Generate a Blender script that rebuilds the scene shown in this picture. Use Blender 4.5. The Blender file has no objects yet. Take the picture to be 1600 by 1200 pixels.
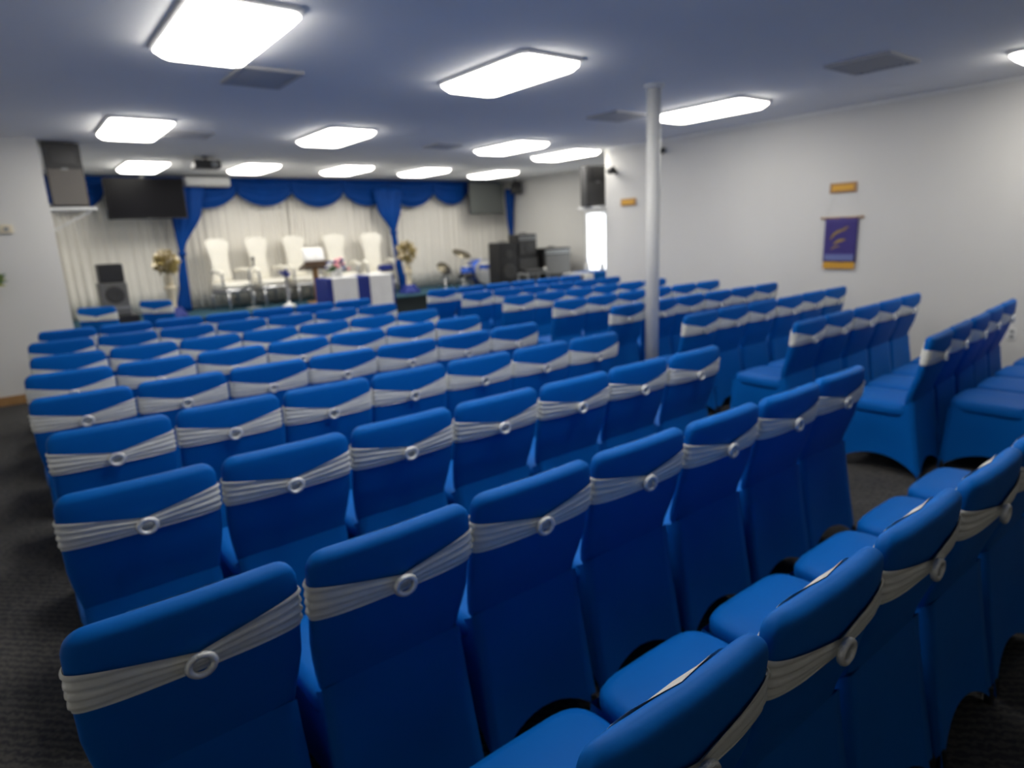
import bpy, math, random
from mathutils import Matrix, Vector
random.seed(7)
PI = math.pi
S = bpy.context.scene
C = S.collection

# ------------------------------------------------------------------ camera, world, exposure
YAW, PIT, ROL, FPX, CAMZ = math.radians(37.34), math.radians(13.41), math.radians(-2.47), 996.6, 1.636
fw = Vector((math.sin(YAW)*math.cos(PIT), math.cos(YAW)*math.cos(PIT), -math.sin(PIT)))
r0 = Vector((math.cos(YAW), -math.sin(YAW), 0)); u0 = r0.cross(fw)
rr = r0*math.cos(ROL) + u0*math.sin(ROL); uu = -r0*math.sin(ROL) + u0*math.cos(ROL)
camd = bpy.data.cameras.new('camera'); cam = bpy.data.objects.new('camera', camd); C.objects.link(cam)
cam.matrix_world = Matrix(((rr.x, uu.x, -fw.x, 0), (rr.y, uu.y, -fw.y, 0), (rr.z, uu.z, -fw.z, CAMZ), (0, 0, 0, 1)))
camd.sensor_width = 36; camd.lens = 36*FPX/1600; camd.clip_start = 0.05; camd.clip_end = 100
camd.dof.use_dof = True; camd.dof.focus_distance = 0.9; camd.dof.aperture_fstop = 3.2
S.camera = cam
w = bpy.data.worlds.new('world'); S.world = w; w.use_nodes = True
w.node_tree.nodes['Background'].inputs[0].default_value = (0.55, 0.65, 0.8, 1)
w.node_tree.nodes['Background'].inputs[1].default_value = 0.35
S.view_settings.view_transform = 'Standard'; S.view_settings.look = 'None'
S.view_settings.exposure = 0.65; S.view_settings.gamma = 1.0; S.view_settings.use_curve_mapping = False
PANEL = 9.0                                            # brightness of the ceiling light diffusers
ZC = 2.828                                             # ceiling height

# ------------------------------------------------------------------ materials
MATS = {}
def mat(name, col, rough=0.6, metal=0.0, spec=0.5, emit=None, estr=0, noise=None, bump=None, sheen=0, coat=0, alpha=None):
    m = bpy.data.materials.new(name); m.use_nodes = True; nt = m.node_tree
    b = nt.nodes['Principled BSDF']
    b.inputs['Base Color'].default_value = (*col, 1); b.inputs['Roughness'].default_value = rough
    b.inputs['Metallic'].default_value = metal; b.inputs['Specular IOR Level'].default_value = spec
    if sheen: b.inputs['Sheen Weight'].default_value = sheen
    if coat: b.inputs['Coat Weight'].default_value = coat
    if emit: b.inputs['Emission Color'].default_value = (*emit, 1); b.inputs['Emission Strength'].default_value = estr
    tc = None
    if noise or bump:
        tc = nt.nodes.new('ShaderNodeTexCoord')
    if noise:                                          # (scale, second colour, contrast)
        n = nt.nodes.new('ShaderNodeTexNoise'); n.inputs['Scale'].default_value = noise[0]; n.inputs['Detail'].default_value = 4
        nt.links.new(tc.outputs['Object'], n.inputs['Vector'])
        r = nt.nodes.new('ShaderNodeValToRGB'); r.color_ramp.elements[0].color = (*col, 1); r.color_ramp.elements[1].color = (*noise[1], 1)
        r.color_ramp.elements[0].position = 0.5-noise[2]; r.color_ramp.elements[1].position = 0.5+noise[2]
        nt.links.new(n.outputs['Fac'], r.inputs['Fac']); nt.links.new(r.outputs['Color'], b.inputs['Base Color'])
    if bump:                                           # (scale, strength, distance)
        n = nt.nodes.new('ShaderNodeTexNoise'); n.inputs['Scale'].default_value = bump[0]; n.inputs['Detail'].default_value = 3
        nt.links.new(tc.outputs['Object'], n.inputs['Vector'])
        bp = nt.nodes.new('ShaderNodeBump'); bp.inputs['Strength'].default_value = bump[1]; bp.inputs['Distance'].default_value = bump[2]
        nt.links.new(n.outputs['Fac'], bp.inputs['Height']); nt.links.new(bp.outputs['Normal'], b.inputs['Normal'])
    MATS[name] = m
    return m
def carpet_mat():
    m = mat('carpet', (0.03, 0.031, 0.034), 0.95, spec=0.15); nt = m.node_tree; b = nt.nodes['Principled BSDF']
    tc = nt.nodes.new('ShaderNodeTexCoord')
    wv = nt.nodes.new('ShaderNodeTexWave'); wv.inputs['Scale'].default_value = 13; wv.inputs['Distortion'].default_value = 6
    wv.inputs['Detail'].default_value = 2; wv.inputs['Detail Scale'].default_value = 3; wv.bands_direction = 'DIAGONAL'
    n = nt.nodes.new('ShaderNodeTexNoise'); n.inputs['Scale'].default_value = 130
    mx = nt.nodes.new('ShaderNodeMath'); mx.operation = 'MULTIPLY'
    nt.links.new(tc.outputs['Object'], wv.inputs['Vector']); nt.links.new(tc.outputs['Object'], n.inputs['Vector'])
    nt.links.new(wv.outputs['Fac'], mx.inputs[0]); nt.links.new(n.outputs['Fac'], mx.inputs[1])
    r = nt.nodes.new('ShaderNodeValToRGB')
    r.color_ramp.elements[0].color = (0.035, 0.037, 0.041, 1); r.color_ramp.elements[1].color = (0.095, 0.09, 0.082, 1)
    r.color_ramp.elements[1].position = 0.6
    nt.links.new(mx.outputs[0], r.inputs['Fac']); nt.links.new(r.outputs['Color'], b.inputs['Base Color'])
    bp = nt.nodes.new('ShaderNodeBump'); bp.inputs['Strength'].default_value = 0.4; bp.inputs['Distance'].default_value = 0.004
    nt.links.new(n.outputs['Fac'], bp.inputs['Height']); nt.links.new(bp.outputs['Normal'], b.inputs['Normal'])
    return m
carpet = carpet_mat()
wallm = mat('wall_paint', (0.70, 0.69, 0.655), 0.75, spec=0.3, noise=(1.3, (0.66, 0.65, 0.62), 0.3), bump=(60, 0.12, 0.002))
ceilm = mat('ceiling_paint', (0.86, 0.86, 0.85), 0.9, spec=0.1, noise=(1.0, (0.82, 0.82, 0.81), 0.3), bump=(90, 0.25, 0.003))
blue = mat('blue_spandex', (0.0005, 0.115, 0.46), 0.55, spec=0.10, noise=(3.0, (0.0005, 0.10, 0.41), 0.35), bump=(26, 0.12, 0.006))
sashm = mat('silver_sash', (0.74, 0.75, 0.71), 0.36, metal=0.12, spec=0.6, noise=(40, (0.64, 0.65, 0.62), 0.3), bump=(120, 0.2, 0.002))
bucklem = mat('rhinestone', (0.80, 0.82, 0.82), 0.22, metal=0.55, bump=(300, 0.7, 0.003))
metal = mat('brushed_metal', (0.55, 0.55, 0.56), 0.3, metal=0.9, noise=(60, (0.45, 0.45, 0.46), 0.3))
drapeb = mat('blue_drape', (0.001, 0.05, 0.26), 0.55, spec=0.12, noise=(6, (0.001, 0.04, 0.21), 0.3))
drapew = mat('white_curtain', (0.80, 0.77, 0.70), 0.75, spec=0.2, noise=(4, (0.76, 0.73, 0.66), 0.3), sheen=0.1)
clothw = mat('white_cloth', (0.78, 0.78, 0.78), 0.7, noise=(8, (0.74, 0.74, 0.74), 0.3), bump=(50, 0.1, 0.002))
clothb = mat('royal_cloth', (0.002, 0.02, 0.22), 0.6, noise=(8, (0.004, 0.018, 0.19), 0.3))
leather = mat('white_leather', (0.86, 0.83, 0.74), 0.4, noise=(7, (0.82, 0.79, 0.70), 0.3), bump=(40, 0.15, 0.003))
black = mat('black_plastic', (0.012, 0.012, 0.013), 0.45, noise=(20, (0.018, 0.018, 0.019), 0.3))
grille = mat('black_grille', (0.03, 0.03, 0.03), 0.6, noise=(200, (0.06, 0.058, 0.055), 0.2))
screen = mat('screen_glass', (0.005, 0.005, 0.006), 0.3, spec=0.07, noise=(2, (0.008, 0.008, 0.01), 0.3))
greycab = mat('grey_grille', (0.12, 0.12, 0.115), 0.6, noise=(150, (0.17, 0.168, 0.16), 0.25))
browncab = mat('taupe_cabinet', (0.10, 0.09, 0.08), 0.6, noise=(150, (0.15, 0.135, 0.12), 0.25))
greymet = mat('grey_metal', (0.30, 0.31, 0.31), 0.45, metal=0.3, noise=(30, (0.25, 0.26, 0.26), 0.3))
whitep = mat('white_paint', (0.75, 0.75, 0.73), 0.5, noise=(5, (0.71, 0.71, 0.69), 0.3))
creamp = mat('cream_plaster', (0.74, 0.66, 0.50), 0.6, noise=(9, (0.68, 0.60, 0.44), 0.3))
wood = mat('light_wood', (0.42, 0.23, 0.09), 0.5, noise=(14, (0.33, 0.17, 0.06), 0.3))
dwood = mat('dark_wood', (0.06, 0.035, 0.018), 0.45, noise=(14, (0.09, 0.05, 0.025), 0.3))
gold = mat('gold_leaf', (0.36, 0.28, 0.10), 0.55, metal=0.1, noise=(20, (0.24, 0.19, 0.07), 0.3))
goldc = mat('gold_thread', (0.75, 0.40, 0.04), 0.6, noise=(60, (0.62, 0.32, 0.03), 0.3))
purple = mat('purple_banner', (0.035, 0.022, 0.16), 0.7, noise=(40, (0.045, 0.03, 0.20), 0.3))
bluegrey = mat('pale_blue_print', (0.16, 0.19, 0.42), 0.7, noise=(40, (0.12, 0.15, 0.36), 0.3))
pink = mat('pink_petal', (0.80, 0.38, 0.42), 0.6, noise=(30, (0.75, 0.30, 0.36), 0.3))
leafm = mat('green_leaf', (0.05, 0.13, 0.05), 0.6, noise=(30, (0.09, 0.17, 0.05), 0.3))
yleaf = mat('yellow_leaf', (0.45, 0.42, 0.06), 0.6, noise=(30, (0.35, 0.36, 0.05), 0.3))
drumb = mat('blue_drum_shell', (0.004, 0.10, 0.62), 0.18, coat=0.6, noise=(30, (0.004, 0.08, 0.52), 0.3))
drumw = mat('drum_head', (0.80, 0.80, 0.78), 0.5, noise=(12, (0.76, 0.76, 0.74), 0.3))
brass = mat('cymbal_brass', (0.30, 0.27, 0.20), 0.4, metal=0.9, noise=(40, (0.24, 0.21, 0.15), 0.3))
stagec = mat('stage_carpet', (0.035, 0.085, 0.12), 0.95, spec=0.1, noise=(120, (0.05, 0.11, 0.15), 0.3))
stagef = mat('stage_front_cloth', (0.012, 0.02, 0.022), 0.9, noise=(30, (0.02, 0.03, 0.032), 0.3))
ventm = mat('vent_grey', (0.45, 0.45, 0.45), 0.6, noise=(30, (0.41, 0.41, 0.41), 0.3))
ventb = mat('vent_dark', (0.28, 0.28, 0.28), 0.7, noise=(30, (0.24, 0.24, 0.24), 0.3))
light_em = mat('light_diffuser', (0.9, 0.9, 0.9), 0.6, emit=(1.0, 0.96, 0.885), estr=PANEL)
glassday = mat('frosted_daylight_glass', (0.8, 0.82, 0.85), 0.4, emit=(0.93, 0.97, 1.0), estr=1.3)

# ------------------------------------------------------------------ mesh helpers
class MB:
    def __init__(s): s.v = []; s.f = []
    def box(s, x0, x1, y0, y1, z0, z1, ch=0.0):
        b = len(s.v)
        if ch <= 0:
            s.v += [(x, y, z) for z in (z0, z1) for y in (y0, y1) for x in (x0, x1)]
            s.f += [tuple(b+i for i in q) for q in ((0, 2, 3, 1), (4, 5, 7, 6), (0, 1, 5, 4), (2, 6, 7, 3), (0, 4, 6, 2), (1, 3, 7, 5))]
        else:                                          # chamfered along all edges: three stacked octagon-ish rings
            c = ch
            def ring(z, i):
                return [(x0+i+c, y0+i, z), (x1-i-c, y0+i, z), (x1-i, y0+i+c, z), (x1-i, y1-i-c, z), (x1-i-c, y1-i, z), (x0+i+c, y1-i, z), (x0+i, y1-i-c, z), (x0+i, y0+i+c, z)]
            s.loft([ring(z0, c*.8), ring(z0+c, 0), ring(z1-c, 0), ring(z1, c*.8)])
        return s
    def loft(s, rings, cap=True, closed=True):
        b = len(s.v); n = len(rings[0])
        for r in rings: s.v += [tuple(p) for p in r]
        for k in range(len(rings)-1):
            for i in range(n if closed else n-1):
                j = (i+1) % n
                s.f.append((b+k*n+i, b+k*n+j, b+(k+1)*n+j, b+(k+1)*n+i))
        if cap and closed:
            s.f.append(tuple(b+i for i in reversed(range(n)))); s.f.append(tuple(b+(len(rings)-1)*n+i for i in range(n)))
        return s
    def lathe(s, prof, c=(0, 0, 0), n=16, axis='z'):
        rings = []
        for r, h in prof:
            ring = []
            for i in range(n):
                a = 2*PI*i/n; p = (r*math.cos(a), r*math.sin(a), h)
                if axis == 'y': p = (p[0], -p[2], p[1])
                if axis == 'x': p = (p[2], p[0], p[1])
                ring.append((c[0]+p[0], c[1]+p[1], c[2]+p[2]))
            rings.append(ring)
        return s.loft(rings)
    def tube(s, pts, r, n=8):
        pts = [Vector(p) for p in pts]; rings = []
        for i, p in enumerate(pts):
            d = (pts[min(i+1, len(pts)-1)]-pts[max(i-1, 0)]).normalized()
            a = d.orthogonal().normalized() if i == 0 else (a - d*a.dot(d)).normalized()
            b = d.cross(a); q = r[i] if isinstance(r, (list, tuple)) else r
            rings.append([p+a*q*math.cos(2*PI*k/n)+b*q*math.sin(2*PI*k/n) for k in range(n)])
        return s.loft(rings)
    def torus(s, c, R, Rz, r, n=24, m=8, yaw=0):      # upright ring in the x-z plane
        b = len(s.v)
        for i in range(n):
            a = 2*PI*i/n
            for j in range(m):
                t = 2*PI*j/m; k = 1+r*math.cos(t)/R
                s.v.append((c[0]+R*k*math.cos(a), c[1]+r*math.sin(t), c[2]+Rz*k*math.sin(a)))
        for i in range(n):
            for j in range(m):
                s.f.append((b+i*m+j, b+((i+1) % n)*m+j, b+((i+1) % n)*m+(j+1) % m, b+i*m+(j+1) % m))
        return s
    def grid(s, fn, nu, nv, closeu=False):
        b = len(s.v); cols = nu if closeu else nu+1
        for j in range(nv+1):
            for i in range(cols): s.v.append(tuple(fn(i/nu, j/nv)))
        for j in range(nv):
            for i in range(nu):
                k = (i+1) % cols
                s.f.append((b+j*cols+i, b+j*cols+k, b+(j+1)*cols+k, b+(j+1)*cols+i))
        return s
    def ball(s, c, r, n=10, m=7, sz=1.0):
        return s.lathe([(max(1e-4, r*math.sin(PI*k/m)), -r*sz*math.cos(PI*k/m)) for k in range(m+1)], c, n)
    def leaf(s, p, d, ln, wd):                         # a folded leaf blade with two halves
        p = Vector(p); d = Vector(d).normalized(); sd = d.orthogonal().normalized(); up = d.cross(sd)
        b = len(s.v)
        s.v += [tuple(p), tuple(p+d*ln*.5+sd*wd+up*wd*.4), tuple(p+d*ln), tuple(p+d*ln*.5-sd*wd+up*wd*.4), tuple(p+d*ln*.5)]
        s.f += [(b, b+1, b+4), (b+1, b+2, b+4), (b, b+4, b+3), (b+4, b+2, b+3)]
        return s
    def mesh(s, name, m, smooth=False):
        me = bpy.data.meshes.new(name); me.from_pydata(s.v, [], s.f); me.materials.append(m)
        if smooth:
            me.polygons.foreach_set('use_smooth', [True]*len(me.polygons))
        me.update(); return me
def link(name, me, parent=None, loc=(0, 0, 0), rz=0):
    o = bpy.data.objects.new(name, me); C.objects.link(o); o.location = loc; o.rotation_euler = (0, 0, rz)
    if parent: o.parent = parent
    return o
def obj(name, mb, m, parent=None, smooth=False, loc=(0, 0, 0), rz=0, solid=0, label=None):
    o = link(name, mb.mesh(name, m, smooth), parent, loc, rz)
    if solid:
        md = o.modifiers.new('thickness', 'SOLIDIFY'); md.thickness = solid; md.offset = 0
    if label: o['label'] = label
    return o
def tag(o, label, cat, group=None):
    o['label'] = label; o['category'] = cat
    if group: o['group'] = group
    return o
def thing(name, label, cat, loc=(0, 0, 0), rz=0, group=None):
    o = bpy.data.objects.new(name, None); C.objects.link(o); o.location = loc; o.rotation_euler = (0, 0, rz); o.empty_display_size = 0.1
    return tag(o, label, cat, group)
def struct(name, mb, m, smooth=False, parent=None):
    o = obj(name, mb, m, parent, smooth)
    if not parent: o['kind'] = 'structure'
    return o
def copy_tree(root, loc, rz, label):
    r = root.copy(); C.objects.link(r); r.location = loc; r.rotation_euler = (0, 0, rz); r['label'] = label
    for ch in KIDS[root.name]:
        c = ch.copy(); C.objects.link(c); c.parent = r
        for g in KIDS.get(ch.name, []):
            d = g.copy(); C.objects.link(d); d.parent = c
    return r
KIDS = {}

# ------------------------------------------------------------------ room shell
XL, XR, YB, YREAR = -1.5, 7.62, 13.0, -3.2
XA, YA = 9.9, 7.35                                     # the recess on the right beyond the long wall
XS, YS = 0.47, 8.85                                    # the stub wall on the left of the platform
struct('floor', MB().box(XL-.15, XA+.15, YREAR-.15, YB+.15, -.1, 0), carpet)
struct('ceiling', MB().box(XL-.15, XA+.15, YREAR-.15, YB+.15, ZC, ZC+.1), ceilm)
struct('wall_back', MB().box(XS-.14, XA+.15, YB, YB+.15, 0, ZC), wallm)
struct('wall_rear', MB().box(XL, XR, YREAR-.15, YREAR, 0, ZC), wallm)
struct('wall_left', MB().box(XL-.15, XL, YREAR-.15, YS+.14, 0, ZC), wallm)
struct('wall_stub_left', MB().box(XL, XS, YS, YS+.14, 0, ZC), wallm)
struct('wall_return_left', MB().box(XS-.14, XS, YS+.14, YB, 0, ZC), wallm)
struct('wall_right', MB().box(XR, XR+.15, YREAR-.15, YA, 0, ZC), wallm)
struct('wall_return_right', MB().box(XR+.15, XA+.15, YA-.15, YA, 0, ZC), wallm)
DY0, DY1, DZ = 9.1, 10.2, 2.03
wa = MB().box(XA, XA+.15, YA, DY0, 0, ZC).box(XA, XA+.15, DY1, YB, 0, ZC).box(XA, XA+.15, DY0, DY1, DZ, ZC)
struct('wall_side_right', wa, wallm)
d1 = struct('door_1', MB().box(XA+.02, XA+.07, DY0, DY0+.07, 0, DZ).box(XA+.02, XA+.07, DY1-.07, DY1, 0, DZ).box(XA+.02, XA+.07, DY0+.07, DY1-.07, DZ-.08, DZ).box(XA+.02, XA+.07, DY0+.07, DY1-.07, 0, .16), whitep)
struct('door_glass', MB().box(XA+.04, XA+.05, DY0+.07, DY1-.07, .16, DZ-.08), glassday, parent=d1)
struct('door_handle', MB().tube([(XA+.02, DY0+.12, 1.0), (XA-.03, DY0+.12, 1.0), (XA-.03, DY0+.12, 1.2), (XA+.02, DY0+.12, 1.2)], .01), metal, parent=d1)
struct('baseboard_left', MB().box(XL, XS, YS-.015, YS, 0, .10), wood)
struct('baseboard_right', MB().box(XR-.012, XR, YREAR, YA, 0, .09), whitep)
struct('trim_1', MB().box(XR-.02, XR, YREAR, YA, ZC-.035, ZC-.001), whitep)

# platform with carpeted top
SZ, SY = 0.5, 11.25
st = struct('floor_platform', MB().box(XS+.002, XA-.002, SY, YB-.002, .0, SZ-.03), stagef)
struct('platform_carpet', MB().box(XS+.002, XA-.002, SY-.03, YB-.002, SZ-.03, SZ), stagec, parent=st)

# ------------------------------------------------------------------ ceiling lights, vents, column
LIGHTS = [((1.19, 4.14), 'nearest one, at the upper left'), ((3.26, 4.17), 'nearest row, left of the white column'), ((6.14, 4.41), 'just right of the white column top'),
          ((6.62, 1.30), 'cut by the right photo edge'), ((1.19, 1.75), 'added overhead out of view for the near seats, left'), ((2.70, 1.45), 'added overhead out of view for the near seats, middle'), ((1.24, 7.70), 'middle row, leftmost'), ((3.27, 7.49), 'middle row, second from left'),  # the unseen overhead pair continues the grid, added to light near seats
          ((5.90, 7.53), 'middle row, third from left'), ((7.32, 7.94), 'beside the end of the right wall'), ((1.82, 11.15), 'far row, above the black television'),
          ((3.37, 11.0), 'far row, second from left'), ((4.91, 10.9), 'far row, third from left'), ((6.45, 10.9), 'far row, fourth from left'), ((8.13, 11.0), 'far row, rightmost')]
def octo(hx, hy, z, c): return [(-hx+c, -hy, z), (hx-c, -hy, z), (hx, -hy+c, z), (hx, hy-c, z), (hx-c, hy, z), (-hx+c, hy, z), (-hx, hy-c, z), (-hx, -hy+c, z)]
lf = MB().loft([octo(.290, .573, 0, .04), octo(.290, .573, -.02, .04), octo(.274, .557, -.028, .05)], cap=False).mesh('frame', whitep)
ld = MB().loft([octo(.272, .555, -.022, .05), octo(.272, .555, -.04, .05), octo(.235, .52, -.075, .05)]).mesh('diffuser', light_em)
for (x, y), t in LIGHTS:
    L = thing('ceiling_light', 'lit rectangular ceiling panel light, '+t, 'ceiling light', (x, y, ZC), 0, 'ceiling panel lights')
    link('frame', lf, L); link('diffuser', ld, L)
VENTS = [(1.72, 5.14, .44, .56, 'dark ceiling air grille beside the nearest ceiling light'), (5.72, 2.58, .56, .5, 'dark ceiling air grille high above the right wall banner'),
         (5.56, 5.17, .52, .46, 'faint ceiling air grille left of the white column'), (1.80, 8.0, .46, .42, 'small ceiling air grille beside the second light on the left'),
         (5.0, 7.9, .4, .4, 'small ceiling air grille between middle row lights')]
for x, y, a, b, t in VENTS:
    V = thing('ceiling_vent', t, 'vent', (x, y, ZC), 0, 'ceiling air grilles')
    a /= 2; b /= 2
    obj('vent_frame', MB().box(-a, -a+.03, -b, b, -.02, 0).box(a-.03, a, -b, b, -.02, 0).box(-a+.03, a-.03, -b, -b+.03, -.02, 0).box(-a+.03, a-.03, b-.03, b, -.02, 0), ventm, V)
    obj('backing', MB().box(-a+.03, a-.03, -b+.03, b-.03, -.004, -.001), ventb, V)
    n = 9; me = MB().loft([[(-a+.03, -.014, -.004), (-a+.03, -.010, -.002), (-a+.03, .016, -.018), (-a+.03, .012, -.020)], [(a-.03, -.014, -.004), (a-.03, -.010, -.002), (a-.03, .016, -.018), (a-.03, .012, -.020)]]).mesh('slat', ventm)
    for i in range(n): link('slat', me, V, (0, -b+.05+(2*b-.1)*i/(n-1), 0))
col = thing('support_column', 'slim white round support column standing among the chair rows', 'column', (4.71, 3.95, 0))
obj('shaft', MB().lathe([(.062, .02), (.062, ZC-.02)], n=24), whitep, col, True)
obj('base_plate', MB().lathe([(.095, 0), (.095, .015), (.066, .03)], n=24), whitep, col)
obj('top_plate', MB().lathe([(.066, ZC-.03), (.09, ZC-.015), (.09, ZC-.001)], n=24), whitep, col)

# ------------------------------------------------------------------ covered chairs
def back_sec(z, th, grow=0.0):
    """point on the closed outline of the covered backrest at height z; th 0..2pi, rear is th in (pi, 2pi)"""
    zt = .92
    zz = [(.40, .082), (.47, .080), (.52, .074), (.60, .052), (.70, .024), (.80, .006), (.88, .0), (.92, .0)]
    yc = zz[-1][1]
    for (a, ya), (b, yb) in zip(zz, zz[1:]):
        if a <= z <= b: t = (z-a)/(b-a); t = t*t*(3-2*t); yc = ya+(yb-ya)*t; break
    hw = .205+.025*min(1, max(0, (z-.48)/.16))
    if z < .50: hw = .205-.02*min(1, (.50-z)/.04)
    R = .05
    if z > zt-R: hw -= R-math.sqrt(max(0, R*R-(z-(zt-R))**2))
    ht = .028
    if z > zt-.024: ht *= math.sqrt(max(.03, 1-((z-(zt-.024))/.024)**2))
    if z < .50: ht -= .012*min(1, (.50-z)/.04)
    hw += grow; ht += grow
    c, s = math.cos(th), math.sin(th); e = .34
    x = hw*math.copysign(abs(c)**e, c); y = ht*math.copysign(abs(s)**(.55), s)
    bow = -.010*(1-(x/max(hw, .01))**2)*min(1, max(0, (z-.5)/.3))
    return (x, yc+.03+y+bow, z)
NTH = 40
bzs = [.42, .46, .50, .54, .60, .66, .72, .78, .83, .86, .88, .893, .897, .902, .908, .914, .918, .92]
mb_back = MB().loft([[back_sec(z, 2*PI*i/NTH) for i in range(NTH)] for z in bzs])
me_back = mb_back.mesh('back_cover', blue, True)
# seat pad
def sup(cx, cy, hx, hy, z, n=32, e=.35):
    out = []
    for i in range(n):
        a = 2*PI*i/n; c, s = math.cos(a), math.sin(a)
        out.append((cx+hx*math.copysign(abs(c)**e, c), cy+hy*math.copysign(abs(s)**e, s), z))
    return out
me_seat = MB().loft([sup(0, .30, .216, .215, .40), sup(0, .30, .222, .222, .425), sup(0, .30, .222, .222, .452), sup(0, .30, .214, .214, .468), sup(0, .30, .19, .19, .477), sup(0, .30, .10, .10, .481)]).mesh('seat_cover', blue, True)
# skirt: four stretched sides with arched hems and pocketed feet
def skirt(u, v):
    s4 = u*4; k = int(s4) % 4; t = s4-int(s4); q = 2*t-1
    top = [((-.207, .076), (.207, .076)), ((.207, .076), (.216, .51)), ((.216, .51), (-.216, .51)), ((-.216, .51), (-.207, .076))][k]
    bot = [((-.224, -.012), (.224, -.012)), ((.224, -.012), (.222, .535)), ((.222, .535), (-.222, .535)), ((-.222, .535), (-.224, -.012))][k]
    a = [top[0][i]*(1-t)+top[1][i]*t for i in (0, 1)]; b = [bot[0][i]*(1-t)+bot[1][i]*t for i in (0, 1)]
    w_ = v**1.15
    x = a[0]*(1-w_)+b[0]*w_; y = a[1]*(1-w_)+b[1]*w_
    inn = .035*math.sin(PI*min(1, v*1.0)*.5)**2*(1-q*q)
    nx, ny = [(0, 1), (-1, 0), (0, -1), (1, 0)][k]
    hem = [.11, .13, .12, .13][k]*(1-q*q)**.8
    tz = .43+.085*(1 if k == 0 else max(0, 1-t)**5 if k == 1 else t**5 if k == 3 else 0)
    return (x+nx*inn, y+ny*inn, tz*(1-v)+hem*v)
me_skirt = MB().grid(skirt, 48, 8, True).mesh('skirt', blue, True)
# gathered sash
def sash(u, v):
    th = 2*PI*u; s = math.sin(th); c = math.cos(th)
    xq = abs(math.copysign(abs(c)**.34, c))
    if s < 0:                                          # rear: fans out from the ring
        k = xq**.9
        zc = .772+.022*k; h = .025+.023*k
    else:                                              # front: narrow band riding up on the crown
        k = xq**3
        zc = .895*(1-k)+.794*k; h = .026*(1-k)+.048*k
    z = zc+h*(2*v-1)
    g = .004+.0035*math.sin(v*PI*8+1.2+2.5*xq)+.004*(1 if s < 0 else .3)*(1-xq)*(1-abs(2*v-1))
    return back_sec(min(.9195, z), th, g)
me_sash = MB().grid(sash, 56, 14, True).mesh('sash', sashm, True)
me_ring = MB().torus((0, -.020, .772), .026, .023, .0085, 22, 7).mesh('buckle_ring', bucklem, True)
me_foot = MB().lathe([(.014, 0), (.014, .02), (.011, .06)], n=8).mesh('foot', black)
CH = 'blue covered chair with silver sash'
def make_chair(label):
    t = thing('banquet_chair', label, 'chair', group='blue covered chairs set out in rows')
    b = link('back_cover', me_back, t); s = link('seat_cover', me_seat, t); k = link('skirt', me_skirt, t)
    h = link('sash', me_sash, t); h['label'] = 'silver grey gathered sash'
    r = link('buckle_ring', me_ring, h)
    KIDS[t.name] = [b, s, k, h]; KIDS[h.name] = [r]
    for x in (-.21, .21):
        for y in (.0, .515): KIDS[t.name].append(link('foot', me_foot, t, (x, y, 0)))
    return t
proto = None
def chair(x, y, rz, label):
    global proto
    if proto is None:
        proto = make_chair(label); proto.location = (x, y, 0); proto.rotation_euler = (0, 0, rz); return proto
    return copy_tree(proto, (x, y, 0), rz, label)
ORD = ['first', 'second', 'third', 'fourth', 'fifth', 'sixth', 'seventh', 'eighth', 'ninth']
RY = [.547, 1.40, 2.27, 3.11, 3.95, 4.75, 5.56, 6.45, 7.30]
RX = [.02, -.063, -.035, -.02, -.056, -.059, -.013, -.004, .09]
rnd = random.Random(3)
for k in range(9):
    pit = .479 if k == 0 else .48
    n = 0
    for i in range(7):
        jx, jy, jr = rnd.uniform(-.002, .002), rnd.uniform(-.008, .008), rnd.uniform(-.006, .006)
        if k == 0 and i == 0: continue                 # wholly below the frame
        chair(RX[k]+pit*(i+.5)+jx, RY[k]-.03+jy, jr, '%s, left block, %s row from camera, %s from left' % (CH, ORD[k], ORD[n])); n += 1
RSTART = [(4.62, .93, 2.5), (4.24, 1.46, 4.5), (4.36, 2.35, 1.5), (4.24, 3.22, 1.0), (4.36, 4.14, 0), (4.40, 5.0, -.5), (4.38, 5.83, 0), (4.38, 6.68, 0), (4.36, 7.5, 0)]
for k, (sx, sy, an) in enumerate(RSTART):
    an = math.radians(an)
    for i in range(5 if k < 3 else 6):
        d = .478*(i+.5)
        jy, jr = rnd.uniform(-.01, .01), rnd.uniform(-.006, .006)
        chair(sx+d*math.cos(an), sy-.02+d*math.sin(an)+jy, an+jr, '%s, right block, %s row from camera, %s from aisle' % (CH, ORD[k], ORD[i]))
chair(.78, 9.75, -.5, 'blue covered chair standing sideways in the far left corner below the wall loudspeaker')
chair(1.50, 10.02, -.7, 'blue covered chair standing turned right beside the grey cabinet')

# ------------------------------------------------------------------ curtains on the back wall
def curtain(x0, x1, label, y=12.86):
    n = int((x1-x0)/.026)
    def fn(u, v):
        x = x0+(x1-x0)*u
        a = .022+.012*math.sin(x*3.1)
        return (x, y+a*math.sin(x*2*PI/.13+.8*math.sin(x*1.7))*(0.55+.45*v)+.008*math.sin(x*31), 2.74-v*(2.74-SZ-.01))
    o = obj('white_curtain', MB().grid(fn, n, 6), drapew, None, True, solid=.006)
    tag(o, label, 'curtain', 'white pleated curtains behind the platform')
curtain(.52, 2.32, 'white pleated curtain left of the left blue drape')
curtain(2.335, 4.475, 'white pleated curtain behind the first three white armchairs')
curtain(4.49, 6.59, 'white pleated curtain behind the two right white armchairs')
curtain(6.605, 9.88, 'white pleated curtain behind the drums, right of the right blue drape')
rodo = obj('curtain_rod', MB().tube([(.5, 12.80, 2.775), (9.85, 12.80, 2.775)], .014), metal)
tag(rodo, 'long metal curtain rod hidden above the blue swags', 'curtain rod')
val = thing('swag_valance', 'royal blue scalloped swag valance along the top of the back wall', 'valance', (0, 12.70, 2.80))
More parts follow.
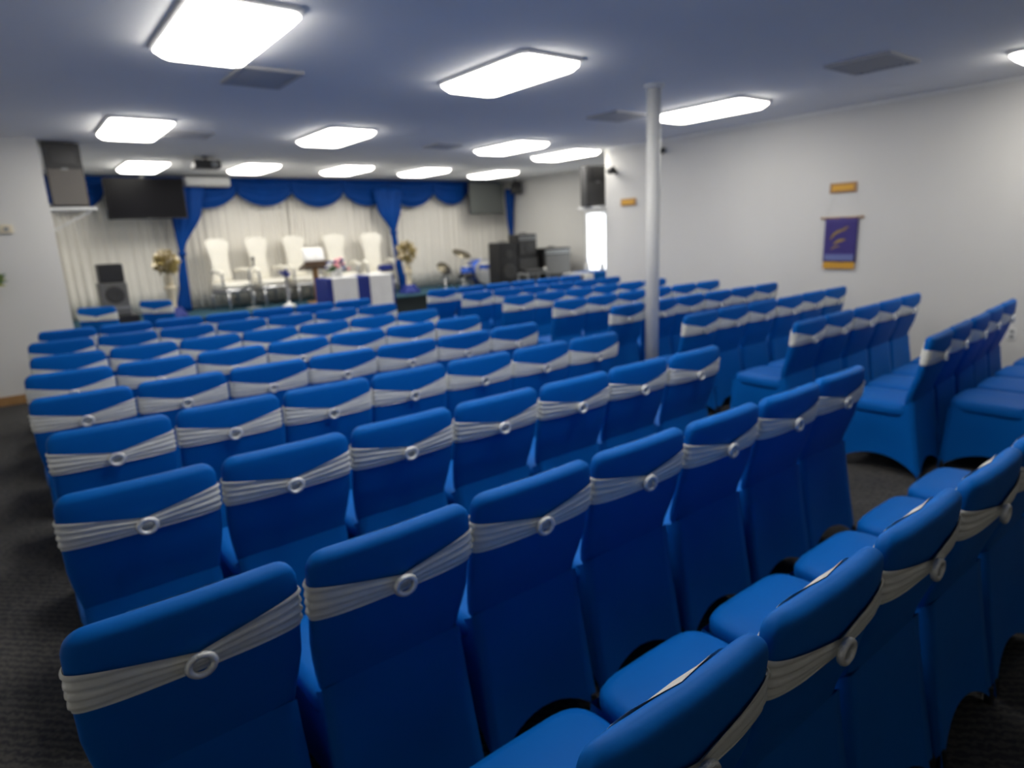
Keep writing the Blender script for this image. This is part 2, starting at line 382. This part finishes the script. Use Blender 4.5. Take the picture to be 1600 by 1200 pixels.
for a, b, dz in [(.55, 1.45, .55), (1.45, 2.4, .55), (2.4, 3.52, .53), (3.52, 4.53, .50), (4.53, 5.59, .53), (5.59, 6.6, .52), (6.6, 7.7, .55), (7.7, 8.6, .51), (8.6, 9.55, .5)]:
    def fn(u, v, a=a, b=b, dz=dz):
        q = 2*u-1; k = max(0, 1-q*q)
        d = .25+(dz-.25)*k**.75
        z = -v*d
        f = math.sin(v*PI*7)*.016*k
        return (a+(b-a)*u, -.03-.07*math.sin(PI*min(1, v*.85))*k**.6+f-.012*math.cos(u*2*PI*5)*(1-k), z)
    obj('swag', MB().grid(fn, 22, 28), drapeb, val, True, solid=.006)
def drape(secs, label, y=12.50, tie=None):
    t = thing('tied_drape', label, 'curtain', (0, 0, 0), 0, 'blue tied drapes')
    t.location = ((secs[-1][1]+secs[-1][2])/2, y, SZ)
    ox, oy, oz = t.location
    rings = []; N = 40
    zz = [secs[0][0]+(secs[-1][0]-secs[0][0])*i/26 for i in range(27)]
    for z in zz:
        for (za, a0, a1), (zb, b0, b1) in zip(secs, secs[1:]):
            if zb-1e-6 <= z <= za+1e-6:
                q = (za-z)/(za-zb); q = q*q*(3-2*q); l = a0+(b0-a0)*q; r = a1+(b1-a1)*q; break
        cx, hw = (l+r)/2, (r-l)/2; hy = min(.075, .03+hw*.18)
        rings.append([(cx+hw*math.cos(2*PI*i/N)-ox, y+(hy*(1+.22*math.sin(i*2*PI*9/N)))*math.sin(2*PI*i/N)-oy, z-oz) for i in range(N)])
    obj('drape_panel', MB().loft(rings), drapeb, t, True)
    if tie:
        z, l, r = tie
        cx, hw = (l+r)/2, (r-l)/2+.02
        obj('tieback', MB().loft([[(cx+hw*math.cos(2*PI*i/20)-ox, .07*math.sin(2*PI*i/20), z+dz-oz) for i in range(20)] for dz in (-.03, 0, .03)]), drapeb, t, True)
    return t
drape([(2.62, 2.30, 2.95), (2.28, 2.34, 2.86), (1.5, 2.38, 2.47), (1.0, 2.30, 2.46), (SZ+.005, 2.19, 2.45)], 'royal blue tied drape left of the white armchairs', tie=(1.5, 2.38, 2.47))
drape([(2.62, 6.16, 6.86), (2.25, 6.22, 6.78), (1.72, 6.5, 6.62), (1.2, 6.53, 6.68), (SZ+.005, 6.60, 6.80)], 'royal blue tied drape right of the white armchairs', tie=(1.72, 6.5, 6.62))
drape([(2.62, 9.58, 9.86), (2.0, 9.60, 9.80), (1.45, 9.68, 9.76), (SZ+.005, 9.62, 9.80)], 'narrow blue drape in the far right corner behind the amplifiers', tie=(1.45, 9.68, 9.76))

# ------------------------------------------------------------------ televisions, wall units
def tv(name, label, loc, rz, w_, h_, scr, tilt=0):
    t = thing(name, label, 'television', loc, rz)
    t.rotation_euler = (tilt, 0, rz)
    obj('body', MB().box(-w_/2, w_/2, 0, .05, -h_/2, h_/2, .008), black, t)
    obj('screen', MB().box(-w_/2+.015, w_/2-.015, -.004, .0, -h_/2+.02, h_/2-.015), scr, t)
    obj('mount_bracket', MB().box(-.12, .12, .05, .09, -.12, .12).box(-.03, .03, .09, .12, -.05, h_/2+.06), greymet, t)
    obj('indicator', MB().box(-.02, .02, -.006, -.003, -h_/2+.006, -h_/2+.012), greymet, t)
    return t
tv('television', 'black wall television at the upper left in front of blue swags', (1.96, 12.15, 2.41), 0, 1.16, .64, screen)
scr2 = mat('screen_grey_glare', (0.10, 0.11, 0.105), 0.25, spec=0.5, noise=(2, (0.085, 0.095, 0.09), 0.3))
tv('television', 'grey-glared wall television at the right end of the blue swags', (8.93, 12.35, 2.41), .12, 1.06, .70, scr2)
ac = thing('air_conditioner', 'long white air conditioner above the blue swags beside the black television', 'air conditioner', (3.0, 12.5, 2.63))
obj('housing', MB().loft([[(x, -.02, 0), (x, -.10, .02), (x, -.12, .06), (x, -.10, .15), (x, .10, .16), (x, .10, 0)] for x in (-.36, .36)]), whitep, ac)
obj('air_flap', MB().box(-.32, .32, -.105, -.03, -.006, .004), greymet, ac)
pj = thing('projector', 'dark projector hanging from the ceiling left of centre', 'projector', (2.42, 9.98, ZC))
obj('mount_pole', MB().lathe([(.05, -.015), (.05, 0)], n=14).tube([(0, 0, -.01), (0, 0, -.06)], .018), black, pj)
obj('body', MB().box(-.17, .17, -.13, .13, -.16, -.05, .015), black, pj)
ln = obj('lens', MB().lathe([(.045, 0), (.045, .03), (.03, .035)], (.07, -.13, -.105), 16, 'y'), greymet, pj, True)

# ------------------------------------------------------------------ wall-mounted loudspeakers
def pa_speaker(label, loc, rz, w_, h_, d_, cab, tilt=0):
    t = thing('loudspeaker', label, 'loudspeaker', loc, rz); t.rotation_euler = (tilt, 0, rz)
    obj('cabinet', MB().loft([[(-w_/2, 0, 0), (w_/2, 0, 0), (w_/2-.05, d_, 0), (-w_/2+.05, d_, 0)], [(-w_/2, 0, h_), (w_/2, 0, h_), (w_/2-.05, d_, h_), (-w_/2+.05, d_, h_)]]), black, t)
    obj('grille', MB().box(-w_/2+.012, w_/2-.012, -.014, 0, .02, h_*.60, .006), cab, t)
    obj('baffle', MB().box(-w_/2+.012, w_/2-.012, -.010, 0, h_*.62, h_-.015, .004), grille, t)
    obj('horn', MB().loft([[(sx*a, y, h_*.80+sz*b) for sx, sz in ((-1, -1), (1, -1), (1, 1), (-1, 1))] for a, b, y in ((w_*.34, .085, -.022), (w_*.34, .085, -.012), (w_*.08, .02, .0))]), black, t)
    obj('badge', MB().box(-.03, .03, -.018, -.012, h_*.585, h_*.61), greymet, t)
    return t
def shelf(label, loc, rz, w_, d_):
    t = thing('wall_shelf', label, 'shelf', loc, rz, 'loudspeaker wall shelves')
    obj('board', MB().box(-w_/2, w_/2, -d_, 0, -.03, 0, .004), whitep, t)
    for x in (-w_/2+.04, w_/2-.04):
        obj('bracket', MB().tube([(x, -.005, -.03), (x, -.005, -.26)], .008).tube([(x, -.005, -.25), (x, -d_+.05, -.035)], .008), whitep, t)
    return t
shelf('white shelf holding the taupe loudspeaker at the upper left', (XS, 9.16, 2.115), PI/2, .40, .46)
pa_speaker('tall taupe loudspeaker with dark horn on the left wall shelf', (XS+.215, 8.985, 2.117), 0.05, .36, .69, .30, browncab, .0)
shelf('white shelf holding the black loudspeaker beyond the right wall end', (7.72, YA, 1.975), PI, .46, .50)
pa_speaker('black loudspeaker with horn on a shelf at the right wall end', (7.60, 7.50, 1.977), -.25, .40, .62, .28, grille, .0)
sp = thing('spotlight', 'small black spotlight high on the end of the right wall', 'spotlight', (XR, 7.12, 2.46))
obj('arm', MB().lathe([(.03, 0), (.03, -.02)], n=12, axis='x').tube([(-.01, 0, 0), (-.08, 0, .02)], .010), black, sp)
obj('lamp_head', MB().lathe([(.02, -.07), (.05, -.05), (.055, .05), (.05, .06)], (-.11, 0, .02), 14, 'y'), black, sp, True)
cm = thing('security_camera', 'small dark camera high on the right wall behind the column', 'camera', (XR, 6.2, 2.66))
obj('dome', MB().ball((-.05, 0, 0), .045), black, cm, True)
obj('bracket', MB().box(-.03, 0, -.03, .03, -.02, .05), greymet, cm)
sm = pa_speaker('small black loudspeaker in the top right corner beside the grey television', (9.62, 12.12, 2.50), -.3, .26, .24, .16, grille)
obj('mount_arm', MB().tube([(0, .1, .20), (0, .1, ZC-2.50)], .02), black, sm)

# ------------------------------------------------------------------ right wall: plaques, banner, outlet
for y, z, t in [(3.635, 1.965, 'small wooden plaque on the right wall above the purple banner'), (6.86, 2.0, 'small wooden plaque on the right wall left of the white column')]:
    p = thing('wall_plaque', t, 'plaque', (XR, y, z), -PI/2, 'wooden wall plaques')
    obj('board', MB().box(-.15, .15, -.02, 0, -.055, .055, .006), wood, p)
    obj('inset', MB().box(-.12, .12, -.023, -.02, -.03, .03), goldc, p)
bn = thing('banner', 'purple fringed banner with gold emblem hanging on the right wall', 'banner', (XR-.012, 3.62, 1.06), -PI/2)
obj('rod', MB().tube([(-.23, -.01, .575), (.23, -.01, .575)], .008).ball((-.23, -.01, .575), .014).ball((.23, -.01, .575), .014), wood, bn, True)
obj('cord', MB().tube([(-.2, -.01, .58), (-.12, -.008, .84)], .0025, 5).tube([(.2, -.01, .58), (.12, -.008, .84)], .0025, 5), whitep, bn)
def bcloth(u, v): return (-.185+.37*u, -.012+.004*math.sin(u*9), .575-.50*v)
obj('cloth', MB().grid(bcloth, 12, 8), purple, bn, True, solid=.004)
obj('pale_band', MB().box(-.165, .165, -.020, -.017, .095, .165), bluegrey, bn)
em = MB()
for k, (x0, z0, x1, z1, wd) in enumerate([(-.10, .375, .06, .445, .032), (.02, .43, .09, .47, .02), (-.07, .28, .06, .33, .034), (-.11, .33, -.06, .38, .018), (-.10, .22, .0, .255, .016)]):
    d = Vector((x1-x0, 0, z1-z0)).normalized(); nn = Vector((-d.z, 0, d.x))
    pts = []
    for q in (0, .25, .5, .75, 1):
        c_ = Vector((x0, -.019, z0)).lerp(Vector((x1, -.019, z1)), q)+nn*.012*math.sin(PI*q); h_ = wd*math.sin(PI*(.12+.76*q))*.5
        pts.append((c_-nn*h_, c_+nn*h_))
    em.loft([[p[0], p[1], p[1]+Vector((0, .004, 0)), p[0]+Vector((0, .004, 0))] for p in pts])
goldd = mat('gold_print', (0.36, 0.24, 0.06), 0.6, noise=(40, (0.28, 0.18, 0.05), 0.3))
obj('gold_emblem', em, goldd, bn)
fr = MB()
for i in range(30): fr.box(-.18+.012*i, -.17+.012*i, -.017, -.011, .0, .078)
obj('gold_fringe', fr, goldc, bn)
ou = thing('wall_outlet', 'small white outlet low on the right wall', 'outlet', (XR, 1.9, .46), -PI/2)
obj('plate', MB().box(-.04, .04, -.008, 0, -.06, .06, .003), whitep, ou)
obj('socket', MB().box(-.018, .018, -.010, -.007, .01, .04).box(-.018, .018, -.010, -.007, -.04, -.01), greymet, ou)
th = thing('thermostat', 'small beige thermostat on the far left wall', 'thermostat', (.05, YS, 1.89))
obj('case', MB().box(-.06, .06, -.03, 0, -.045, .045, .006), creamp, th)
obj('dial', MB().lathe([(.022, .0), (.022, .006)], (0, -.03, 0), 14, 'y'), greymet, th)
wp = thing('wall_planter', 'green and yellow wall foliage cut by the left photo edge', 'plant', (-.24, YS, 1.18))
obj('pot', MB().lathe([(.05, 0), (.09, .05), (.10, .14), (.085, .14)], (0, -.10, 0), 14), dwood, wp, True)
rl = random.Random(5); a_, b_ = MB(), MB()
for i in range(46):
    an = rl.uniform(0, 2*PI); el = rl.uniform(-.1, 1.3)
    (a_ if i % 3 else b_).leaf((.03*math.cos(an), -.10+.03*math.sin(an), .14), (math.cos(an)*math.cos(el), math.sin(an)*math.cos(el)*.55-.05, math.sin(el)), rl.uniform(.12, .22), .03)
obj('leaves', a_, leafm, wp); obj('yellow_leaves', b_, yleaf, wp)

# ------------------------------------------------------------------ white armchairs on the platform
def throne(x, y, rz, label):
    t = thing('high_back_armchair', label, 'armchair', (x, y, SZ), rz, 'white high-backed armchairs on the platform')
    prof = [(.40, .22), (.55, .205), (.72, .175), (.88, .175), (1.02, .205), (1.14, .235), (1.20, .215), (1.235, .14), (1.245, .05)]
    rings = []
    for z, hw in prof:
        ring = []
        for i in range(22):
            a = 2*PI*i/22; c, s = math.cos(a), math.sin(a)
            xx = hw*math.copysign(abs(c)**.6, c)
            ring.append((xx, .24+.12*(z-.4)+.045*s*(1 if z < 1.2 else .7)-.05*(xx/.235)**2*(1 if z > .6 else 0), z))
        rings.append(ring)
    bk = obj('backrest', MB().loft(rings), leather, t, True)
    tb = MB()
    for r_ in range(5):
        for c_ in range(3 if r_ % 2 else 2):
            zz_ = .62+.12*r_; xx = (c_-(1 if r_ % 2 else .5))*.10
            tb.ball((xx, .24+.12*(zz_-.4)-.045, zz_), .011, 8, 5)
    obj('tufting_button', tb, whitep, bk, True)
    obj('seat', MB().loft([sup(0, .0, .27, .26, .36, 24, .4), sup(0, .0, .285, .275, .40, 24, .4), sup(0, .0, .285, .275, .45, 24, .4), sup(0, .0, .24, .23, .48, 24, .4)]), leather, t, True)
    obj('seat_frame', MB().loft([sup(0, .0, .275, .265, .29, 24, .4), sup(0, .0, .285, .275, .30, 24, .4), sup(0, .0, .285, .275, .36, 24, .4)]), metal, t, True)
    for sx in (-1, 1):
        ar = obj('armrest', MB().tube([(sx*.24, .22, .66), (sx*.28, .05, .68), (sx*.295, -.14, .66), (sx*.29, -.22, .62)], [.03, .035, .038, .03], 10), leather, t, True)
        obj('arm_post', MB().tube([(sx*.285, -.17, .64), (sx*.27, -.15, .52), (sx*.27, -.17, .40)], [.02, .024, .02]), metal, ar, True)
        for sy in (-1, 1):
            obj('leg', MB().tube([(sx*.23, sy*.21, .30), (sx*.26, sy*.24, .20), (sx*.235, sy*.22, .08), (sx*.25, sy*.24, .0)], [.035, .03, .018, .022]), metal, t, True)
    return t
throne(3.10, 12.20, .35, 'white high-backed armchair, first from the left drape')
throne(3.78, 12.28, .25, 'white high-backed armchair, second from the left drape')
throne(4.47, 12.33, .12, 'white high-backed armchair in the middle, left of the lectern book')
throne(5.25, 12.33, -.05, 'white high-backed armchair behind the flowers on the table')
throne(6.00, 12.25, -.10, 'white high-backed armchair beside the right blue drape')

# lectern, book, stands, flowers
le = thing('lectern', 'wooden lectern with dark slanted top in front of the armchairs', 'lectern', (4.43, 11.62, SZ))
obj('post', MB().box(-.045, .045, -.04, .04, .03, .64, .008), wood, le)
obj('base', MB().box(-.16, .16, -.14, .14, 0, .035, .008), wood, le)
obj('desk', MB().loft([[(-.25, -.17, .66), (.25, -.17, .66), (.25, .17, .60), (-.25, .17, .60)], [(-.25, -.17, .75), (.25, -.17, .75), (.25, .17, .64), (-.25, .17, .64)]]), dwood, le)
obj('ledge', MB().box(-.25, .25, -.19, -.165, .66, .77), dwood, le)
bo = thing('open_book', 'large white open book propped on the dark lectern top', 'book', (4.45, 11.60, SZ+.755))
obj('pages', MB().grid(lambda u, v: (-.19+.38*u, .03-.02*abs(math.sin(PI*u*2))+.08*v, .0+.24*v), 16, 4), clothw, bo, True, solid=.02)
obj('cover', MB().grid(lambda u, v: (-.2+.4*u, .05+.08*v, -.002+.25*v), 4, 2), leather, bo, False, solid=.008)
def candle(x, y, label):
    t = thing('pedestal_stand', label, 'stand', (x, y, SZ))
    obj('foot', MB().lathe([(.12, 0), (.12, .02), (.05, .05), (.025, .09)], n=18), whitep, t, True)
    obj('stem', MB().lathe([(.022, .08), (.04, .16), (.02, .2), (.035, .28), (.018, .34), (.03, .42), (.02, .5), (.05, .53)], n=14), metal, t, True)
    f = MB(); r_ = random.Random(11)
    for i in range(26):
        an = r_.uniform(0, 2*PI); el = r_.uniform(-.3, 1.4)
        f.leaf((0, 0, .55), (math.cos(an)*math.cos(el), math.sin(an)*math.cos(el), math.sin(el)), r_.uniform(.08, .15), .028)
    obj('blue_bow', f, clothb, t)
candle(3.86, 11.55, 'slim silver pedestal stand with blue bow left of the lectern')
ms = thing('microphone_stand', 'grey microphone stand between the two leftmost white armchairs', 'microphone stand', (3.32, 11.85, SZ))
obj('base', MB().lathe([(.13, 0), (.13, .015), (.02, .03)], n=20), greymet, ms)
obj('pole', MB().tube([(0, 0, .02), (0, 0, .68)], .011).tube([(0, 0, .66), (.08, -.06, .78)], .008), greymet, ms)
obj('microphone', MB().lathe([(.012, 0), (.018, .09), (.028, .11), (.03, .14), (.015, .165)], (.08, -.06, .74), 12), black, ms, True)
obj('small_tray', MB().lathe([(.10, .40), (.11, .42), (.10, .42)], n=16), greymet, ms)

def floral(x, y, label, ph, gr):
    t = thing('pedestal_arrangement', label, 'floral arrangement', (x, y, SZ), 0, 'gold leaf arrangements on cream pedestals')
    obj('pedestal', MB().lathe([(.11, 0), (.11, .04), (.075, .07), (.06, .16), (.055, ph-.1), (.09, ph-.04), (.09, ph)], n=18), creamp, t, True)
    vs = obj('vase', MB().lathe([(.05, ph), (.075, ph+.07), (.055, ph+.15), (.065, ph+.18)], n=16), creamp, t, True)
    r_ = random.Random(int(x*100)); a, b = MB(), MB()
    for i in range(340):
        an = r_.uniform(0, 2*PI); el = r_.uniform(-1.1, 1.5); d = Vector((math.cos(an)*math.cos(el), math.sin(an)*math.cos(el), math.sin(el)))
        p = Vector((0, 0, ph+.36))+d*gr*r_.uniform(.2, .75)
        (a if i % 4 else b).leaf(p, d+Vector((r_.uniform(-.5, .5), r_.uniform(-.5, .5), r_.uniform(-.5, .5))), r_.uniform(.07, .12), .034)
    obj('gold_leaves', a, gold, t); obj('pale_leaves', b, creamp, t)
    obj('stems', MB().tube([(0, 0, ph+.1), (.01, 0, ph+.36)], .02), gold, t)
    obj('blue_wrap', MB().grid(lambda u, v: ((.115+.10*v+.025*math.sin(u*2*PI*7)*v)*math.cos(2*PI*u), (.115+.10*v+.025*math.sin(u*2*PI*7)*v)*math.sin(2*PI*u), .17*(1-v)+.004), 56, 5, True), clothb, t, True, solid=.004)
floral(2.0, 11.62, 'gold leaf arrangement on cream pedestal left of the left blue drape', .52, .20)
floral(6.42, 11.75, 'gold leaf arrangement on cream pedestal right of the right blue drape', .46, .23)

# altar table on the floor in front of the platform
tb = thing('altar_table', 'draped communion table before the platform with white and blue cloth panels', 'table', (4.89, 10.95, 0))
obj('frame', MB().box(-.62, .62, -.24, .24, .93, .965).box(-.60, -.54, -.22, -.16, 0, .93).box(.54, .60, -.22, -.16, 0, .93).box(-.60, -.54, .16, .22, 0, .93).box(.54, .60, .16, .22, 0, .93), wood, tb)
tc_ = obj('tablecloth', MB().loft([[(-.655, -.275, .08), (.655, -.275, .08), (.655, .275, .08), (-.655, .275, .08)], [(-.64, -.26, .966), (.64, -.26, .966), (.64, .26, .966), (-.64, .26, .966)], [(-.63, -.25, .98), (.63, -.25, .98), (.63, .25, .98), (-.63, .25, .98)]]), clothb, tb, label='royal blue tablecloth')
def panel(x0, x1, zb, zt=.985):
    pts = [(-.28, zb), (-.272, zt-.01), (-.26, zt), (.26, zt), (.272, zt-.01), (.28, .4)]
    return MB().grid(lambda u, v: (x0+(x1-x0)*u, pts[int(round(v*5))][0]-.004*math.sin(u*12)*(1 if v < .1 else 0), pts[int(round(v*5))][1]), 12, 5)
obj('white_panel', panel(-.54, -.08, .50, .987), clothw, tb, solid=.006, label='wide white cloth panel')
obj('white_panel', panel(.16, .60, .36, .991), clothw, tb, solid=.006, label='longer white cloth panel at the right end')
fa = thing('flower_arrangement', 'pink, white and blue flower arrangement on the draped table', 'flowers', (4.58, 10.98, .993))
obj('bowl', MB().lathe([(.05, 0), (.10, .03), (.11, .09), (.095, .09)], n=16), whitep, fa, True)
r_ = random.Random(2); g, pk, bl, wh = MB(), MB(), MB(), MB()
for i in range(70):
    an = r_.uniform(0, 2*PI); el = r_.uniform(0, 1.4); g.leaf((0, 0, .08), (math.cos(an)*math.cos(el), math.sin(an)*math.cos(el), math.sin(el)), r_.uniform(.14, .24), .025)
for i in range(30):
    an = r_.uniform(0, 2*PI); el = r_.uniform(.0, 1.5); q = r_.uniform(.14, .22)
    c_ = Vector((math.cos(an)*math.cos(el)*q, math.sin(an)*math.cos(el)*q, .10+math.sin(el)*q))
    tgt = (pk, bl, wh)[i % 3]
    tgt.ball(c_, .026, 7, 5)
    for k in range(5): tgt.leaf(c_, (math.cos(k*1.26), math.sin(k*1.26)*.7, .5), .05, .02)
obj('foliage', g, leafm, fa); obj('pink_blossoms', pk, pink, fa); obj('blue_blossoms', bl, clothb, fa); obj('white_blossoms', wh, clothw, fa)
bc = thing('folded_cloth', 'folded royal blue cloth lying on the rightmost white armchair seat', 'cloth', (6.06, 12.02, SZ+.49))
obj('lower_fold', MB().box(-.15, .15, -.10, .10, 0, .05, .015), clothb, bc); obj('upper_fold', MB().box(-.14, .13, -.09, .09, .05, .10, .015), clothb, bc)

# ------------------------------------------------------------------ grey cabinet at the far left
gc = thing('speaker_cabinet', 'tall grey cabinet with black top and black base at the far left', 'cabinet', (1.13, 10.9, 0))
obj('base', MB().box(-.18, .26, -.20, .20, 0, .70, .02), black, gc)
obj('body', MB().box(-.18, .17, -.18, .18, .70, 1.17, .015), greycab, gc)
obj('band', MB().box(-.185, .175, -.19, -.17, .79, .83), greymet, gc)
obj('top_box', MB().box(-.155, .155, -.17, .17, 1.17, 1.43, .015), black, gc)
for z, r0_ in ((1.0, .12),): obj('driver', MB().lathe([(r0_, 0), (r0_, .01), (r0_*.85, .012), (r0_*.3, .002)], (0, -.18, z), 20, 'y'), grille, gc, True)

# ------------------------------------------------------------------ drum kit on the platform
bd = thing('bass_drum', 'bass drum with silver hoop lying at the right end of the platform', 'drum', (8.36, 11.95, SZ))
obj('shell', MB().lathe([(.27, -.20), (.27, .20)], (0, 0, .30), 30, 'y'), drumb, bd, True)
obj('front_head', MB().lathe([(.262, .20), (.262, .205), (.05, .207)], (0, 0, .30), 30, 'y'), drumw, bd)
obj('hoop', MB().torus((0, -.20, .30), .275, .275, .016, 32, 8), metal, bd, True)
obj('hoop', MB().torus((0, .20, .30), .275, .275, .016, 32, 8), metal, bd, True)
for sx in (-1, 1): obj('spur', MB().tube([(sx*.25, -.1, .25), (sx*.34, -.18, .0)], .01), metal, bd)
def tom(x, y, z, r, h, label, legs=True):
    t = thing('tom_drum', label, 'drum', (x, y, SZ), 0, 'drums of the blue kit')
    obj('shell', MB().lathe([(r, z), (r, z+h)], n=26), drumb, t, True)
    obj('head', MB().lathe([(r*.98, z+h), (r*.98, z+h+.004), (.02, z+h+.006)], n=26), drumw, t)
    for zz_ in (z+.01, z+h-.01): obj('hoop', MB().lathe([(r+.004, zz_-.012), (r+.014, zz_-.010), (r+.014, zz_+.010), (r+.004, zz_+.012)], n=26), metal, t, True)
    for k in range(3):
        a = 2*PI*k/3+.4; obj('leg', MB().tube([((r+.012)*math.cos(a), (r+.012)*math.sin(a), z+h*.5), ((r+.03)*math.cos(a), (r+.03)*math.sin(a), .0)], .009), metal, t)
tom(7.82, 11.70, .22, .13, .24, 'small bright blue drum on legs left of the bass drum')
tom(8.18, 11.48, .36, .14, .13, 'shallow blue and silver drum in front of the bass drum')
tom(8.72, 11.55, .08, .17, .34, 'low blue floor drum right of the bass drum')
def cymbal(x, y, z, r, tilt, label):
    t = thing('cymbal_stand', label, 'cymbal', (x, y, SZ), 0, 'cymbal stands of the drum kit')
    obj('pole', MB().tube([(0, 0, .15), (0, 0, z)], .011), metal, t)
    for k in range(3):
        a = 2*PI*k/3; obj('leg', MB().tube([(0, 0, .3), (.24*math.cos(a), .24*math.sin(a), .0)], .009), metal, t)
    c_ = obj('cymbal_plate', MB().lathe([(r, 0), (r, .003), (r*.35, .018), (r*.18, .04), (.012, .045)], n=28), brass, t, True, loc=(0, 0, z))
    c_.rotation_euler = (tilt, .1, 0)
cymbal(7.50, 12.1, .42, .17, .9, 'low tilted cymbal stand at the left of the drum kit')
cymbal(8.08, 12.25, .70, .22, .5, 'tilted brass cymbal stand behind the bass drum')
so = thing('drum_stool', 'low dark round drum stool at the left of the drum kit', 'stool', (7.62, 11.42, SZ))
obj('seat', MB().lathe([(.14, .24), (.16, .26), (.16, .30), (.12, .32)], n=20), black, so, True)
for k in range(3):
    a = 2*PI*k/3; obj('leg', MB().tube([(0, 0, .24), (.18*math.cos(a), .18*math.sin(a), 0)], .011), metal, so)
gl = thing('globe_stand', 'small round white globe on a thin stand beside the black amplifiers', 'lamp', (8.98, 11.95, SZ))
obj('pole', MB().tube([(0, 0, .02), (0, 0, .56)], .009), metal, gl); obj('foot', MB().lathe([(.10, 0), (.10, .012), (.012, .025)], n=16), metal, gl)
obj('globe', MB().ball((0, 0, .62), .055, 14, 9, 1.25), whitep, gl, True)

# ------------------------------------------------------------------ amplifiers on the floor at the right
def amp(name, label, x0, x1, y0, y1, z0, z1, face, drivers, cat='amplifier', knobs=True, handle=True):
    t = thing(name, label, cat, ((x0+x1)/2, (y0+y1)/2, z0)); hx, hy, h = (x1-x0)/2, (y1-y0)/2, z1-z0
    obj('cabinet', MB().box(-hx, hx, -hy, hy, 0, h, .015), black, t)
    obj('grille', MB().box(-hx+.03, hx-.03, -hy-.012, -hy, .04, h-(.14 if knobs else .04), .004), face, t)
    for (dx, dz, r) in drivers: obj('driver', MB().lathe([(r, 0), (r, .012), (r*.8, .016), (r*.3, .004)], (dx, -hy-.010, dz), 22, 'y'), grille, t, True)
    if knobs:
        obj('control_panel', MB().box(-hx+.03, hx-.03, -hy-.008, -hy, h-.12, h-.04), greymet, t)
        for i in range(6): obj('knob', MB().lathe([(.014, 0), (.012, .02)], (-hx+.09+(2*hx-.18)*i/5, -hy-.008, h-.08), 10, 'y'), black, t)
    if handle: obj('handle', MB().tube([(-.09, 0, h-.002), (-.08, 0, h+.025), (.08, 0, h+.025), (.09, 0, h-.002)], .009), black, t)
    return t
amp('floor_loudspeaker', 'tall black floor loudspeaker at the left of the amplifiers', 7.74, 8.20, 10.38, 10.75, 0, 1.43, black, [(0, .40, .16), (0, .85, .16), (0, 1.2, .08)], 'loudspeaker', False)
amp('bass_cabinet', 'black speaker cabinet carrying a black amplifier head', 8.22, 8.78, 10.40, 10.80, 0, 1.13, grille, [(-.13, .30, .11), (.13, .30, .11), (-.13, .75, .11), (.13, .75, .11)], 'amplifier', False, False)
amp('amplifier_head', 'black amplifier head on top of the black speaker cabinet', 8.26, 8.76, 10.42, 10.74, 1.132, 1.58, grille, [(0, .16, .10)])
amp('equipment_case', 'black equipment case under the grey-fronted combo amplifier', 8.86, 9.58, 10.30, 10.75, 0, .70, black, [], 'case', False, False)
amp('combo_amplifier', 'wide combo amplifier with light grey grille on a black case', 8.84, 9.58, 10.28, 10.72, .702, 1.27, greycab, [])
ks = thing('equipment_stand', 'small grey-legged stand with black mixer before the black amplifiers', 'stand', (8.25, 9.95, 0))
obj('tray', MB().box(-.28, .28, -.17, .17, .80, .83, .005), greymet, ks)
for sx in (-1, 1):
    for sy in (-1, 1): obj('leg', MB().box(sx*.26-.015, sx*.26+.015, sy*.15-.015, sy*.15+.015, 0, .80), greymet, ks)
mx = thing('audio_mixer', 'black audio mixer lying on the grey-legged stand', 'mixer', (8.25, 9.95, .832))
obj('case', MB().loft([[(-.22, -.13, 0), (.22, -.13, 0), (.22, .13, 0), (-.22, .13, 0)], [(-.22, -.13, .03), (.22, -.13, .03), (.22, .13, .09), (-.22, .13, .09)]]), black, mx)
for i in range(7): obj('fader', MB().box(-.18+.06*i-.008, -.18+.06*i+.008, -.06, -.03, .045, .068), greymet, mx)
wb = thing('white_bowl', 'small white bowl on the right end of the grey-legged stand', 'bowl', (8.50, 9.88, .832))
obj('body', MB().lathe([(.02, 0), (.028, .01), (.03, .08), (.026, .08)], n=14), whitep, wb, True); obj('rim', MB().lathe([(.026, .08), (.033, .085), (.026, .09)], n=14), creamp, wb, True)

# small draped table by the daylit door
ta = thing('side_table', 'small table with white cloth and blue runner by the bright door', 'table', (8.75, 8.75, 0))
for sx in (-1, 1):
    for sy in (-1, 1): obj('leg', MB().tube([(sx*.45, sy*.2, 0), (sx*.45, sy*.2, .80)], .018), metal, ta)
obj('tabletop', MB().box(-.52, .52, -.27, .27, .80, .83, .005), whitep, ta)
obj('white_cloth', MB().grid(lambda u, v: (-.535+1.07*u, [-.29, -.285, -.275, .275, .285, .29][int(round(v*5))]-.006*math.sin(u*40)*(1 if v in (0, 1) else 0), [.50, .825, .836, .836, .825, .50][int(round(v*5))]), 40, 5), clothw, ta, True, solid=.004)
obj('blue_runner', MB().grid(lambda u, v: (-.30+.6*u, [-.298, -.293, -.28, .28, .293, .298][int(round(v*5))], [.60, .832, .843, .843, .832, .60][int(round(v*5))]), 6, 5), blue, ta, True, solid=.004)
for x, h, t in [(8.62, .20, 'left white bottle on the small draped table by the bright door'), (9.02, .15, 'right white bottle on the small draped table by the bright door')]:
    b_ = thing('white_bottle', t, 'bottle', (x, 8.8, .8455))
    obj('body', MB().lathe([(.035, 0), (.04, .01), (.04, h*.7), (.015, h*.85), (.015, h)], n=14), whitep, b_, True); obj('cap', MB().lathe([(.017, h), (.017, h+.02)], n=12), drumb, b_)
